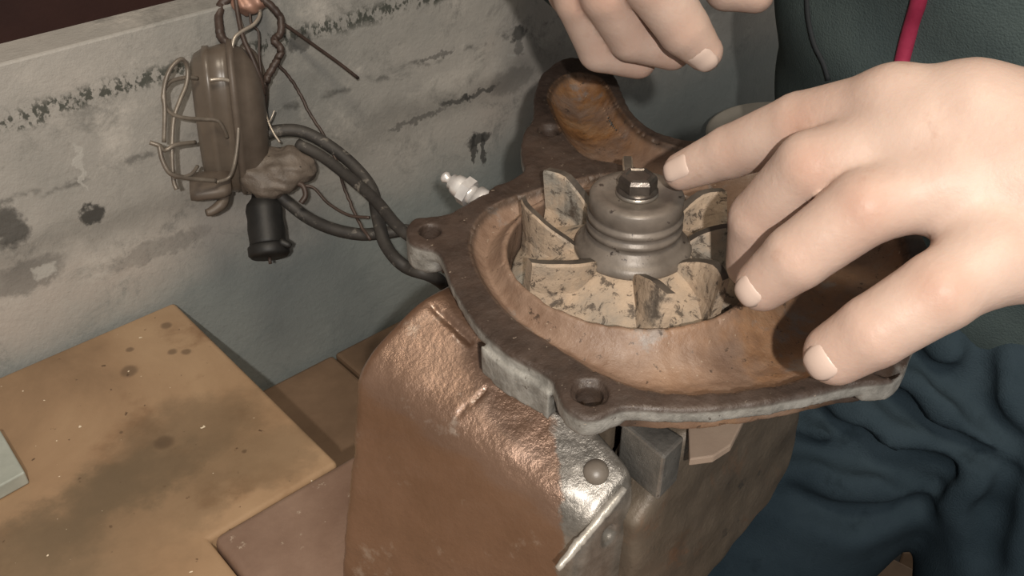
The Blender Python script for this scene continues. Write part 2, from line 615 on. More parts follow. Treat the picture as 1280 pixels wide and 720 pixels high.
MAT = dict(
    wall=wall_material(), board=board_material(), hump=vise_material('hump'), vise=vise_material('front'),
    housing=housing_material(), scale=scale_material('lime_scaled_impeller', 0.05), vane=scale_material('lime_scaled_vane', 0.045), skin=skin_material(),
    vane_edge=simple('dark_vane_edge', (.030, .025, .021), (.095, .078, .062), 90, .55),
    hub=simple('worn_hub_metal', (.10, .085, .072), (.215, .185, .158), 60, .42, .2, .25, 300, speck=(.05, .04, .035)),
    bolt=simple('dark_bolt_steel', (.06, .052, .045), (.15, .13, .115), 120, .32, .7, .25, 400),
    washer=simple('bright_washer_steel', (.35, .32, .28), (.5, .47, .43), 100, .3, .8, .2, 300),
    steel=simple('worn_jaw_steel', (.13, .125, .115), (.30, .285, .26), 60, .36, .55, .5, 160, .0012, speck=(.06, .055, .05)),
    fitting=simple('plated_fitting', (.50, .48, .47), (.75, .73, .71), 90, .28, .35, .2, 300),
    edge_glint=simple('painted_edge_glint', (.30, .28, .25), (.55, .52, .47), 160, .38, .3, .5, 250, .001),
    rivet=simple('painted_rivet', (.15, .125, .10), (.23, .195, .16), 80, .38),
    lit_patch=simple('tan_lit_patch', (.26, .19, .145), (.34, .26, .20), 30, .6),
    lens=None, cage=simple('dirty_cage_wire', (.12, .10, .083), (.26, .225, .185), 60, .42, .3, .3, 300),
    lamp=simple('dusty_brown_lamp_body', (.085, .066, .052), (.135, .108, .086), 50, .5, 0, .3, 200),
    black=simple('black_rubber', (.007, .007, .007), (.016, .015, .014), 60, .55),
    cable=simple('dusty_black_cable', (.022, .020, .019), (.06, .054, .048), 40, .6, speck=(.16, .145, .125), speck_at=(.56, .7)),
    dark_wire=simple('dark_brown_wire', (.03, .02, .016), (.075, .05, .04), 80, .5),
    pale_wire=simple('pale_bare_wire', (.36, .31, .26), (.5, .45, .38), 80, .35, .5),
    copper=simple('pinkish_copper', (.28, .15, .11), (.42, .25, .19), 80, .45, .3),
    tape=simple('grimy_tape', (.085, .068, .055), (.17, .138, .112), 60, .55, 0, .6, 120, .002, speck=(.04, .033, .028)),
    bench=simple('brown_bench_wood', (.12, .075, .045), (.21, .135, .085), 18, .55),
    base=simple('brown_base_paint', (.17, .105, .075), (.26, .175, .13), 24, .4, 0, .35, 120, .001, speck=(.4, .32, .25), speck_at=(.66, .72)),
    alu=simple('grey_green_bar', (.34, .37, .33), (.50, .53, .48), 40, .45, .3),
    tin=simple('dull_tin', (.45, .40, .33), (.58, .52, .43), 20, .55),
    jacket=cloth_material('dark_green_jacket', (.056, .078, .082), (.084, .112, .110)),
    trousers=cloth_material('navy_trousers', (.019, .033, .045), (.036, .056, .072)),
    red=simple('crimson_piping', (.30, .02, .06), (.42, .04, .10), 80, .6),
    thread=simple('dark_seam', (.008, .011, .014), (.014, .018, .022), 80, .8),
    nail=simple('fingernail', (.54, .415, .355), (.60, .47, .405), 40, .38, 0, .1, 300),
    maroon=simple('dark_maroon_backing', (.030, .010, .008), (.06, .022, .016), 8, .7),
    wood=simple('offcut_wood', (.22, .14, .085), (.33, .22, .14), 24, .65),
    floor=simple('dark_workshop_floor', (.045, .038, .032), (.085, .07, .058), 6, .75),
    hair=simple('dark_hair', (.02, .014, .01), (.05, .035, .025), 60, .6),
    boot=simple('black_boot', (.012, .011, .010), (.03, .027, .024), 30, .5),
)


def lens_material():
    k = NT('dusty_brown_glass', 0.32)
    c = k.ramp(k.noise(24, 5, .6), [(.3, (.115, .092, .072)), (.7, (.185, .152, .122))])
    k.b.inputs['Transmission Weight'].default_value = 0.15
    return k.out(c, height=k.noise(120, 4, .6), strength=.15, dist=.0006)


MAT['lens'] = lens_material()

# ------------------------------------------------------------------ setting
def struct(name, me, m, smooth=False):
    o = link_mesh(name, me, m, smooth=smooth)
    o['kind'] = 'structure'
    return o


struct('floor', box('floor', -1.5, 2.2, -1.2, 1.6, -0.05, 0.0), MAT['floor'])
wt = 0.9823
struct('wall_back', box('wall_back', -0.9, 1.25, YW, YW + 0.03, 0.0, wt, 0.0015), MAT['wall'])
struct('wall_far', box('wall_far', -1.5, 2.2, YW + 0.16, YW + 0.2, 0.0, 2.3), MAT['maroon'])

# workbench under everything: two slabs of one top, with legs
wb = empty('workbench', (-0.1, 0.25, 0.0), 'low brown wooden workbench along the grey wall under board and vise', 'workbench')
bx = 0.285
tops = [(-0.7, bx, 0.0, YW - 0.004), (bx + 0.002, 1.1, 0.352, YW - 0.004)]
for x0, x1, y0, y1 in tops:
    link_mesh('top_plank', box('top_plank', x0, x1, y0, y1, ZL - 0.045, ZL, 0.003), MAT['bench'], wb, False)
for x, y in [(-0.62, 0.06), (bx - 0.06, 0.06), (-0.62, 0.46), (bx - 0.06, 0.46), (1.02, 0.46)]:
    link_mesh('leg', box('leg', x - .035, x + .035, y - .035, y + .035, 0.0, ZL - 0.0455, .003), MAT['bench'], wb, False)

# tan board
bl = on_z(425, 578, ZB)
o = link_mesh('grimy_board', prism('grimy_board', [(-.45, .10), (.0972, .10), (.0972, .3362), (.1745, .3362), (.1745, .5325), (-.45, .5325)], ZL + 0.0005, ZB, 0.0030, 3), MAT['board'], None, True, (-.1, .43, ZL))
tag(o, 'large tan grease-smudged flat board lying against the grey wall at lower left', 'board')
q = [on_z(-60, 540, ZB + .009), on_z(0, 537, ZB + .009), on_z(31, 590, ZB + .009), on_z(-60, 640, ZB + .009)]
o = link_mesh('metal_bar', prism('metal_bar', [(p[0], p[1]) for p in q], ZB + .0004, ZB + .009, .0008), MAT['alu'], None, False, (q[1][0], q[1][1], ZB))
tag(o, 'small grey-green metal bar end on the tan board at the left edge', 'metal bar')

# ------------------------------------------------------------------ vise
vise = empty('bench_vise', (0.16, 0.2, ZL), 'big brown hammered-paint bench vise with worn steel top holding the pump', 'vise')
link_mesh('base_plate', box('base_plate', 0.0982, 0.262, 0.0, 0.3352, ZL + .001, 0.8015, 0.005, 3), MAT['base'], vise)

N1 = np.array([-.43, -.38, .82]); N1 /= np.linalg.norm(N1)
PA = on_z(545, 346, 0.957)


def on_slope(x, y):
    """where a sight line meets the sloping top of the front jaw"""
    u = ray(x, y)
    return CAM + u * (((PA - CAM) @ N1) / (u @ N1))


PS, PE = on_slope(437, 455), on_slope(700, 640)
fd = PE - PS
N2 = np.array([fd[1], -fd[0], 0.0]); N2 /= np.linalg.norm(N2)
N2 = N2 + Z * .2
N2 = N2 - fd * (N2 @ fd) / (fd @ fd); N2 /= np.linalg.norm(N2)
YN = 0.1555
SCRIBES = [(on_slope(568, 522), on_slope(612, 485), .0009), (on_slope(522, 366), on_slope(588, 428), .0013), (on_slope(548, 566), on_slope(554, 574), .0008)]


def front_jaw(p):
    top = smax((p - PA) @ N1, p[:, 2] - .9525, .006)
    d = smax(top, (p - PS) @ N2, .009)
    d = smax(d, p[:, 1] - PA[1], .006)
    d = smax(d, YN - p[:, 1], .005)
    d = smax(d, p[:, 0] - .203, .005)
    d = np.maximum(d, .7975 - p[:, 2])
    pit = on_y(762, 668, YN)
    d = smax(d, -ball((p - pit) * np.array([1, 1, .75]), (0, 0, 0), .0034), .0015)
    for a, b, r_ in SCRIBES:
        d = np.maximum(d, r_ - seg(p, a, b, 0, 0))
    return d + .00045 * wob(p, 95, 3) + .00025 * wob(p, 320, 5)


v, qd = surface(front_jaw, (0.06, 0.13, .785), (.22, .275, .965), .0013, pad=.002)
me = mesh_np('front_jaw', v, qd)
sl = (v[:, 0] - .192) * .81 - (v[:, 1] - .191) * .59
worn = np.clip(.5 + sl / .014, 0, 1.1)
worn = np.maximum(worn, np.clip((YN + .002 - v[:, 1]) / .002, 0, 1))
a_ = me.attributes.new('worn', 'FLOAT', 'POINT'); a_.data.foreach_set('value', worn.astype(np.float32))
link_mesh('front_jaw', me, MAT['hump'], vise)

# the wide rear jaw body to the right
YF = 0.1475
ZJ = 0.924


def on_front(x, y):
    q = on_y(x, y, YF + .006)
    return (q[0], q[2])


P_b = Poly2(smooth_poly([(.199, .80), (.197, ZJ), on_front(1002, 500)[:1] + (ZJ,), on_front(1006, 522), on_front(1003, 560), on_front(985, 606), on_front(960, 642), on_front(915, 690), on_front(880, 722), on_front(840, 775)], 1), .0008)


def jaw_body(p):
    yy = p[:, 1] - .06 * (p[:, 0] - .19)
    d = smax(P_b(p[:, [0, 2]]), np.abs(yy - (YF + .0135)) - .0135, .006)
    return d + .0006 * wob(p, 80, 8) + .0004 * wob(p, 260, 9)


v, qd = surface(jaw_body, (.17, .13, .72), (.36, .20, .95), .0018)
link_mesh('rear_jaw', mesh_np('rear_jaw', v, qd), MAT['vise'], vise)


def convex(name, pts, bevel=.0015):
    bm = bmesh.new()
    for p in pts: bm.verts.new(tuple(map(float, p)))
    r_ = bmesh.ops.convex_hull(bm, input=list(bm.verts))
    bmesh.ops.delete(bm, geom=[g for g in r_['geom_interior'] if isinstance(g, bmesh.types.BMVert)], context='VERTS')
    bmesh.ops.dissolve_limit(bm, angle_limit=.05, verts=list(bm.verts), edges=list(bm.edges))
    if bevel: bmesh.ops.bevel(bm, geom=list(bm.edges), offset=bevel, segments=2, affect='EDGES', profile=.5)
    me = bpy.data.meshes.new(name); bm.to_mesh(me); bm.free()
    return me


link_mesh('clamp_block', box('clamp_block', .216, .286, .182, .245, .7975, ZF - .0210, .002), MAT['vise'], vise)
zj = ZJ + .0075
top = [on_z(776, 528, zj), on_z(806, 516, zj), on_z(856, 546, zj), on_z(830, 572, zj)]
low = [p - Z * .0250 + np.array([.001, .001, 0]) for p in top]
link_mesh('jaw_plate', convex('jaw_plate', top + low, .0012), MAT['steel'], vise, False)
# highlight on the front edge, painted as a pale tube along it
def edge_pt(x, dz=0.0):
    y = YN + .0006
    return np.array([x, y, PA[2] - (N1[0] * (x - PA[0]) + N1[1] * (y - PA[1])) / N1[2] - .0012 + dz])


edge_glint = tube('edge_highlight', [edge_pt(.1625), edge_pt(.172), edge_pt(.180, -.0003), edge_pt(.188), edge_pt(.197, -.0002)], .0019, 8, 6, [.7, 1.1, .9, 1.2, .7], jitter=.00012)
link_mesh('edge_highlight', edge_glint, MAT['edge_glint'], vise)
rp = on_slope(745, 590)
link_mesh('rivet', lathe('rivet', [(0, -.002), (.0050, -.002), (.0050, .0002), (.0045, .0016), (.003, .0026), (.0014, .0030), (0, .0031)], rp, N1, seg_n=20), MAT['rivet'], vise)
zs = ZJ + .0042
tri = [on_z(860, 522, zs), on_z(932, 520, zs), on_z(914, 556, zs), on_z(892, 570, zs), on_z(862, 574, zs)]
o = link_mesh('lit_jaw_patch', prism('lit_jaw_patch', [(p[0], p[1]) for p in tri], ZJ + .0006, zs, .0006), MAT['lit_patch'], None, False, (*tri[0][:2], ZJ))  # tan plate painted in for the light on the jaw's top
tag(o, 'thin tan plate painted as the lit top of the vise jaw', 'lit_patch')

# ------------------------------------------------------------------ pump housing
def loc2(px):
    return np.array([(on_z(x, y, ZF) - HUB)[:2] for x, y in px])


OUT = [(507, 290), (509, 279), (520, 272), (545, 268), (568, 264), (590, 248), (612, 234), (640, 222), (658, 212), (652, 200), (650, 182), (655, 163), (664, 152), (668, 138), (667, 120), (672, 103), (680, 88), (695, 76), (715, 70), (738, 72), (758, 82), (772, 97), (779, 118), (789, 139), (806, 155), (830, 168), (862, 175), (900, 177), (950, 180), (1010, 190), (1070, 212), (1120, 245), (1152, 285), (1168, 330), (1165, 375), (1150, 415), (1140, 440), (1134, 458), (1124, 472), (1104, 477), (1078, 477), (1040, 486), (980, 500), (900, 510), (850, 513), (800, 509), (776, 509), (762, 516), (745, 523), (728, 523), (710, 514), (700, 499), (694, 482), (688, 470), (660, 455), (628, 438), (600, 410), (578, 380), (562, 350), (555, 325), (548, 313), (530, 309), (512, 303)]
CHN = [(686, 130), (684, 115), (697, 98), (715, 90), (738, 92), (756, 100), (766, 118), (776, 138), (792, 157), (820, 176), (862, 188), (920, 193), (985, 200), (1045, 218), (1090, 245), (1122, 280), (1138, 320), (1138, 360), (1120, 405), (1085, 438), (1030, 465), (960, 484), (869, 494), (791, 487), (741, 463), (690, 430), (650, 405), (618, 375), (596, 340), (586, 312), (588, 288), (602, 266), (628, 250), (655, 242), (700, 229), (745, 218), (790, 214), (799, 209), (778, 204), (732, 199), (703, 167)]
P_out = Poly2(smooth_poly(loc2(OUT), 2), .0006)
P_chn = Poly2(smooth_poly(loc2(CHN), 2), .0006)
RW = 0.0493
HOLES = [(537, 288, .0047), (737, 490, .0046), (687, 162, .0043), (1108, 456, .0046)]
HL = [(loc2([(x, y)])[0], r_) for x, y, r_ in HOLES]
SPOKE = loc2([(640, 448)])[0]


def housing(p):
    q = p - HUB
    xy = q[:, :2]; z = q[:, 2]
    r = np.linalg.norm(xy, axis=1)
    do = P_out(xy)
    flange = smax(do, np.maximum(z, -.0068 - z), .0016)
    lugs = np.full(len(p), 1.0)
    for (c, _), th in zip(HL, (.0135, .0085, .012, .0098)):
        l_ = np.linalg.norm(xy - c, axis=1) - .0125
        lugs = np.minimum(lugs, smax(np.maximum(do, l_), np.maximum(z, -th - z), .0018))
    body = smax(do + .010, np.maximum(z + .003, -.0200 - z), .003)
    boss = np.maximum(np.linalg.norm(xy - SPOKE, axis=1) - .017, np.maximum(z + .005, -.0175 - z))
    boss = np.maximum(boss, do - .002)
    d = np.minimum(np.minimum(flange, lugs), np.minimum(body, boss))
    dc = np.maximum(P_chn(xy), RW + .0022 - r)
    D = np.maximum(-dc, 0)
    depth = .0125 * (1 - np.exp(-D / .0075))
    d = np.maximum(d, np.where(dc < 0, (z + depth) * .72, -dc))
    well = np.maximum(r - RW, -.0162 - z)
    d = smax(d, -well, .0014)
    for i, (c, hr) in enumerate(HL):
        rr = np.linalg.norm(xy - c, axis=1)
        d = np.maximum(d, -np.maximum(rr - hr, (-.012 - z) if i == 1 else (-.03 - z)))
        if i != 0: d = smax(d, -np.maximum(rr - hr * 1.35, -.0016 - z), .0006)
    return d + .00022 * wob(p, 240, 1) + .00015 * wob(p, 700, 2)


lo = np.append(P_out.p.min(0) - .004, -.026) + HUB
hi = np.append(P_out.p.max(0) + .004, .004) + HUB
v, qd = surface(housing, lo, hi, .001, pad=.002)
me = mesh_np('pump_housing', v, qd)
q = v - HUB
dc = np.maximum(P_chn(q[:, :2]), RW + .0 - np.linalg.norm(q[:, :2], axis=1))
do = P_out(q[:, :2])
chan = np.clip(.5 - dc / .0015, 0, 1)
side = np.clip((-.0012 - q[:, 2]) / .0012, 0, 1) * np.clip((do + .004) / .002, 0, 1)
uv = np.stack([q @ R, q @ F], 1)
edge = np.exp(-((P_chn(q[:, :2]) + .0008) / .0011) ** 2) * (np.linalg.norm(q[:, :2], axis=1) > RW + .004)  # painted shade: dark line along the step into the channel
rust = np.clip((uv[:, 0] + .01) / .045, 0, 1) * np.clip((.02 - uv[:, 1]) / .03, 0, 1) * .55 + np.clip((uv[:, 1] - .085) / .03, 0, 1) * 1.0
for nm, arr in (('channel', chan), ('side', side), ('edge_shade', edge), ('rust', np.clip(rust, 0, 1))):
    a_ = me.attributes.new(nm, 'FLOAT', 'POINT'); a_.data.foreach_set('value', arr.astype(np.float32))
pump = link_mesh('pump_housing', me, MAT['housing'], None, True, tuple(HUB - Z * .02))
tag(pump, 'opened rusty cast pump housing with scroll channel and bolt lugs clamped in the vise', 'pump housing')

# plated fitting standing out of the housing's left flank
fb = on_z(595, 247, ZF - .004); fa = at(553, 219, np.linalg.norm(fb - CAM) + .006)
fx = fb - fa; fl = np.linalg.norm(fx); fx /= fl
fit = lathe('grease_fitting', [(0, 0), (.0012, 0), (.0024, .0008), (.0027, .002), (.0018, .0034), (.0018, .0045), (.0036, .005), (.0036, .0066), (.0046, .0072), (.0050, .0095), (.0050, fl - .004), (.0043, fl - .003), (.0043, fl), (.0058, fl), (.0058, fl + .006), (0, fl + .006)], fa, fx, 18)
fo = link_mesh('grease_fitting', fit, MAT['fitting'], pump)
fo['label'] = 'shiny plated fitting on the left flank'
hexv = lathe('fitting_nut', [(0, fl * .62), (.0066, fl * .62), (.0066, fl * .84), (0, fl * .84)], fa, fx, 6)
link_mesh('fitting_nut', hexv, MAT['fitting'], fo, False)

# ------------------------------------------------------------------ impeller
ZI = ZF - .006
imp = empty('impeller', (HUB[0], HUB[1], ZI - .008), 'pale scale-crusted pump impeller with curved vanes and ridged hub inside the housing', 'impeller')
ic = np.array([HUB[0], HUB[1], ZI])
link_mesh('back_plate', lathe('back_plate', [(0, -.0085), (.0475, -.0085), (.0480, -.0060), (.0470, -.0045), (.040, -.0015), (.030, .0035), (.0245, .0065), (.0225, .0072), (0, .0072)], ic, seg_n=72), MAT['scale'], imp)
hubp = [(0, .0060), (.0225, .0060), (.0232, .0085), (.0212, .0110), (.0192, .0120), (.0190, .0140), (.0176, .0145), (.0176, .0166), (.0186, .0172), (.0187, .0190), (.0175, .0196), (.0175, .0212), (.0185, .0218), (.0186, .0236), (.0176, .0242), (.0176, .0252), (.0180, .0258), (.0181, .0310), (.0172, .0322), (.0130, .0324), (.0120, .0316), (0, .0316)]
hubo = link_mesh('hub', lathe('hub', hubp, ic, seg_n=64), MAT['hub'], imp)
link_mesh('washer', lathe('washer', [(0, .0315), (.0080, .0315), (.0082, .0325), (.0078, .0332), (0, .0332)], ic, seg_n=32), MAT['washer'], imp)
bolt = link_mesh('hub_bolt', recalc(lathe('hub_bolt', [(0, .0330), (.0066, .0330), (.0074, .0342), (.0074, .0382), (.0066, .0396), (.0052, .0400), (.0045, .0394), (0, .0392)], ic, seg_n=6, ref=(math.cos(.3), math.sin(.3), 0))), MAT['bolt'], imp, False)
link_mesh('bolt_flange', lathe('bolt_flange', [(0, .0325), (.0074, .0328), (.0080, .0336), (.0072, .0345), (0, .0345)], ic, seg_n=28), MAT['bolt'], imp)


def vane_mesh(ang, curve, hin, hout, r0=.0225, r1=.0468):
    """a curved blade: thick at the root, standing on the plate"""
    n, v, f = 9, [], []
    for i in range(n):
        t = i / (n - 1)
        r = r0 + (r1 - r0) * t
        a = ang + curve * t * t
        c = np.array([math.cos(a), math.sin(a), 0]); s = np.array([-c[1], c[0], 0])
        lean = .0035 * t
        zb = -.005; zt = hin + (hout - hin) * min(1, t * 1.5) ** .8
        wb, wt = .0034, .0021
        for z, w, sh in ((zb, wb + .002, 0), (zb + .35 * (zt - zb), wb * .8, lean * .3), (zt - .0012, wt, lean), (zt, wt * .75, lean)):
            v.append(ic + c * r + s * (sh + w) + Z * z)
        for z, w, sh in ((zt, wt * .75, lean), (zt - .0012, wt, lean), (zb + .35 * (zt - zb), wb * .8, lean * .3), (zb, wb + .002, 0)):
            v.append(ic + c * r + s * (sh - w) + Z * z)
    for i in range(n - 1):
        for k in range(7):
            f.append((i * 8 + k, i * 8 + k + 1, (i + 1) * 8 + k + 1, (i + 1) * 8 + k))
    f.append(tuple(range(8))[::-1]); f.append(tuple((n - 1) * 8 + k for k in range(8)))
    me = recalc(mesh_py('vane', v, f))
    return me


a0 = math.atan2(R[1], R[0])
for deg, cv, hi_, ho in [(270, .10, .010, .0185), (222, -.30, .0115, .0165), (178, -.45, .008, .0190), (125, .10, .010, .0240), (86, -.04, .016, .0225), (40, -.2, .0095, .0185), (4, -.3, .010, .0175), (318, -.25, .0105, .018)]:
    vo = link_mesh('vane', vane_mesh(a0 + math.radians(deg), cv, hi_, ho), [MAT['vane'], MAT['vane_edge']], imp, False)
    for p in vo.data.polygons:
        if p.normal.z > .6: p.material_index = 1
    bm = bmesh.new(); bm.from_mesh(vo.data); bm.to_mesh(vo.data); bm.free()

# ------------------------------------------------------------------ round tin behind
tc = on_z(985, 172, .775)
o = link_mesh('round_tin', lathe('round_tin', [(0, 0), (.070, 0), (.072, .003), (.072, .078), (.075, .080), (.075, .083), (.071, .085), (.066, .082), (0, .0815)], (tc[0], tc[1], ZL + .0005), seg_n=64), MAT['tin'], None, True, (tc[0], tc[1], ZL))
tag(o, 'dull round tin standing behind the pump, half hidden by the left hand', 'tin')

# ------------------------------------------------------------------ caged lamp on the wall
lamp_o = empty('caged_lamp', tuple(at(285, 235, .63)), 'old dusty brown bulkhead lamp with wire cage hanging on the grey wall', 'lamp')
ux = np.array([0.89, -0.456, 0.0])          # from its lens to its back
uy = np.array([0.456, 0.89, 0.0])
lc = at(290, 150, .628)
lean = ux * .06 + Z
lean /= np.linalg.norm(lean)


def egg(name, prof, c, tall, wide):
    """rows (offset along ux, factor); superellipse rows, tall along z"""
    n, v, f = 40, [], []
    for off, s in prof:
        for k in range(n):
            a = 2 * math.pi * k / n
            ca, sa = math.cos(a), math.sin(a)
            v.append(c + ux * off + lean * tall * s * np.sign(sa) * abs(sa) ** .75 + uy * wide * s * np.sign(ca) * abs(ca) ** .85)
    m = len(prof)
    for i in range(m - 1):
        for k in range(n):
            f.append((i * n + k, i * n + (k + 1) % n, (i + 1) * n + (k + 1) % n, (i + 1) * n + k))
    f.append(tuple(range(n))[::-1]); f.append(tuple((m - 1) * n + k for k in range(n)))
    return recalc(mesh_py(name, v, f))


link_mesh('lens', egg('lens', [(-.0195, .62), (-.019, .80), (-.0165, .90), (-.012, .95), (-.0115, .985), (-.008, .985), (-.0075, .96), (-.001, .99), (.003, .99)], lc - ux * .001, .0485, .022), MAT['lens'], lamp_o)
link_mesh('housing', egg('housing', [(.001, .98), (.002, 1.03), (.005, 1.03), (.0055, .96), (.011, .90), (.016, .78), (.0195, .6), (.021, .35)], lc, .0485, .025), MAT['lamp'], lamp_o)
hp = [at(290, 88, .60), at(312, 100, .604), at(325, 125, .61), at(322, 148, .615)]


def cage(pts, r=.0012, m='cage'):
    return link_mesh('cage_wire', tube('cage_wire', [at(*p) for p in pts], r, 8, 6), MAT[m], lamp_o)


cage([(205, 178, .585), (206, 140, .583), (205, 112, .583), (212, 88, .583), (226, 74, .586), (234, 84, .590), (233, 105, .590), (224, 128, .588), (217, 150, .587), (215, 190, .587), (217, 225, .588), (221, 237, .588)], .0013)
cage([(247, 98, .598), (232, 97, .592), (212, 103, .586), (204, 118, .583), (207, 134, .584), (218, 144, .586), (236, 148, .590), (254, 149, .596), (272, 151, .599), (280, 162, .602), (284, 172, .606)], .0012)
cage([(187, 178, .583), (199, 182, .583), (206, 188, .584), (220, 181, .586), (244, 178, .597)], .0013)
cage([(199, 182, .583), (203, 200, .583), (212, 216, .584), (226, 221, .587), (246, 224, .594), (270, 226, .600)], .0014)
cage([(247, 208, .598), (240, 217, .592), (230, 221, .588), (217, 222, .586)], .0011)
cage([(262, 100, .594), (278, 99, .595), (293, 103, .598)], .0011, 'pale_wire')  # pale colour painted as the highlight on the cage
cage([(298, 155, .603), (297, 178, .603), (293, 205, .604), (286, 222, .606), (270, 228, .603)], .0012)
link_mesh('bottom_clamp', egg('bottom_clamp', [(-.016, .9), (-.012, 1), (.004, 1), (.008, .8)], at(272, 230, .618), .0055, .014), MAT['lamp'], lamp_o)
link_mesh('clamp_hook', tube('clamp_hook', [at(282, 232, .615), at(281, 248, .613), at(276, 256, .612), at(265, 264, .611), at(258, 266, .610)], .0030, 8, 5, [1, 1, 1.2, 1, .8]), MAT['lamp'], lamp_o)
link_mesh('lamp_bracket', tube('lamp_bracket', [at(300, 60, .635), at(318, 75, .64), at(328, 110, .645), at(326, 140, .645)], .004, 8, 5), MAT['lamp'], lamp_o)

# plug and taped joint
plug = empty('cable_plug', tuple(at(336, 322, .62)), 'black rubber plug hanging below the caged lamp', 'plug')
p0, p1 = at(327, 236, .632), at(337, 322, .622)
px_ = p1 - p0; pl = np.linalg.norm(px_); px_ /= pl
link_mesh('plug_body', lathe('plug_body', [(0, 0), (.006, 0), (.007, .006), (.0105, .010), (.0115, .014), (.0110, .020), (.0116, .026), (.0112, .034), (.0116, .040), (.0108, pl - .009), (.0128, pl - .007), (.0128, pl - .002), (.011, pl), (0, pl)], p0, px_, 24), MAT['black'], plug)
link_mesh('plug_pin', lathe('plug_pin', [(0, pl - .001), (.0011, pl - .001), (.0011, pl + .004), (0, pl + .004)], p0, px_, 8), MAT['dark_wire'], plug)
link_mesh('plug_tab', tube('plug_tab', [at(350, 302, .616), at(360, 306, .615), at(364, 308, .615)], .003, 8, 3, [1, .8, .5]), MAT['black'], plug)

tb = at(348, 213, .632)


def lump(p):
    d = smin(seg(p, at(322, 218, .632), at(360, 208, .632), .0135, .0120), seg(p, at(350, 218, .630), at(384, 212, .632), .0105, .0060), .012)
    d = smin(d, ball(p, at(335, 232, .630), .009), .01)
    return d + .0017 * wob(p, 260, 4) + .0009 * wob(p, 700, 6)


v, qd = surface(lump, tb - .05, tb + .05, .0012)
o = link_mesh('tape_bundle', mesh_np('tape_bundle', v, qd), MAT['tape'], None, True, tuple(tb))
tag(o, 'crumpled grimy tape lump around the cable joint beside the lamp', 'tape')


def wire(name, label, pts, r, m, cat='wire', jit=0.0, sides=8, taper=None, group=None):
    w = [at(*p) if len(p) == 3 else on_z(p[0], p[1], ZL + r + .0006) for p in pts]
    o = link_mesh(name, tube(name, w, r, sides, 7, taper, jitter=jit), MAT[m], None, True, tuple(w[0]))
    return tag(o, label, cat, group)


wire('power_cable', 'thick dusty black cable arching over from lamp and dropping behind the pump lug', [(322, 172, .636), (345, 164, .636), (375, 164, .634), (405, 178, .630), (440, 205, .622), (464, 235, .612), (472, 270, .602), (482, 306, .590), (506, 333, .580), (548, 350, .592), (585, 385), (615, 400), (650, 420)], .0041, 'cable', 'cable')
wire('power_cable', 'thick black cable running straight to the pump lug from the tape lump', [(372, 180, .632), (400, 194, .625), (432, 218, .612), (468, 249, .592), (494, 280, .574), (516, 298, .564), (560, 325, .575), (640, 372, .64), (680, 392), (720, 410)], .0038, 'cable', 'cable')
wire('power_cable', 'lowest black cable sagging from below the lamp towards the pump lug', [(340, 236, .634), (358, 252, .634), (384, 272, .630), (415, 286, .622), (450, 293, .616), (482, 291, .612), (520, 290, .618), (580, 318, .65), (640, 345), (690, 355)], .0040, 'cable', 'cable')
wire('thin_lead', 'thin black lead dangling from the tape lump above the lowest cable', [(376, 232, .626), (392, 235, .625), (410, 254, .620), (436, 269, .612), (462, 272, .604)], .0010, 'dark_wire')
wire('thin_lead', 'short black hooked lead under the tape lump', [(366, 228, .624), (378, 232, .622), (382, 244, .621), (376, 254, .621)], .0018, 'dark_wire')
wire('thin_lead', 'long thin dark lead hanging diagonally across the cables', [(346, 78, .632), (358, 92, .634), (372, 112, .636), (386, 140, .636), (404, 168, .632), (420, 200, .624), (432, 238, .618), (446, 272, .612), (463, 300, .604)], .0011, 'dark_wire', jit=.0002)
wire('thin_lead', 'straight stiff dark lead sticking out right near the top', [(350, 27, .640), (372, 42, .646), (400, 62, .655), (425, 80, .662), (448, 98, .668)], .0012, 'dark_wire')
wire('twisted_strand', 'thick twisted dark strand looping down behind the lamp', [(322, -6, .620), (340, 8, .621), (351, 24, .622), (350, 42, .622), (343, 50, .622), (351, 62, .622), (346, 76, .622), (336, 92, .622), (330, 108, .624), (329, 130, .630)], .0024, 'dark_wire', 'wire', .00025)
wire('thin_lead', 'dark lead loop at the upper left of the wire bundle', [(290, -6, .628), (276, 8, .628), (274, 34, .620), (278, 48, .616), (290, 60, .614), (290, 68, .614)], .0027, 'dark_wire', jit=.0002)
wire('thin_lead', 'brown lead running down from the bundle to the lamp back', [(294, -6, .622), (298, 22, .618), (304, 48, .612), (316, 74, .610), (326, 100, .612), (330, 118, .618)], .0015, 'dark_wire')
wire('thin_lead', 'fine brown lead in the middle of the bundle', [(312, 8, .624), (314, 30, .622), (323, 40, .620), (324, 70, .618), (327, 98, .618)], .0008, 'dark_wire')
wire('bare_wire', 'pale bare wire bending from bundle top to the lamp', [(320, -4, .626), (325, 16, .624), (318, 30, .618), (303, 39, .613), (293, 48, .610), (289, 66, .609)], .0012, 'pale_wire')
wire('bare_wire', 'second pale bare wire hooking over the bundle top left', [(299, 0, .624), (297, 16, .623), (302, 32, .624), (304, 44, .626)], .0011, 'pale_wire')
wire('bare_wire', 'pale bare wire end crossing beside the lamp back', [(329, 122, .632), (332, 140, .630), (336, 154, .628), (343, 168, .626), (350, 178, .625)], .0008, 'pale_wire')
wire('bare_wire', 'short pale snipped wire end beside the lamp back', [(335, 155, .629), (339, 148, .628), (343, 138, .628)], .0006, 'pale_wire')


def knot(p):
    d = smin(ball(p, at(312, 4, .626), .0075), ball(p, at(320, -2, .626), .006), .006)
    d = smin(d, ball(p, at(303, -2, .628), .006), .006)
    return d + .0012 * wob(p, 500, 12)


kc = at(312, 2, .626)
v, qd = surface(knot, kc - .022, kc + .022, .001)
o = link_mesh('wire_knot', mesh_np('wire_knot', v, qd), MAT['copper'], None, True, tuple(kc))
tag(o, 'pinkish twisted knot of wire ends at the very top of the bundle', 'wire knot')

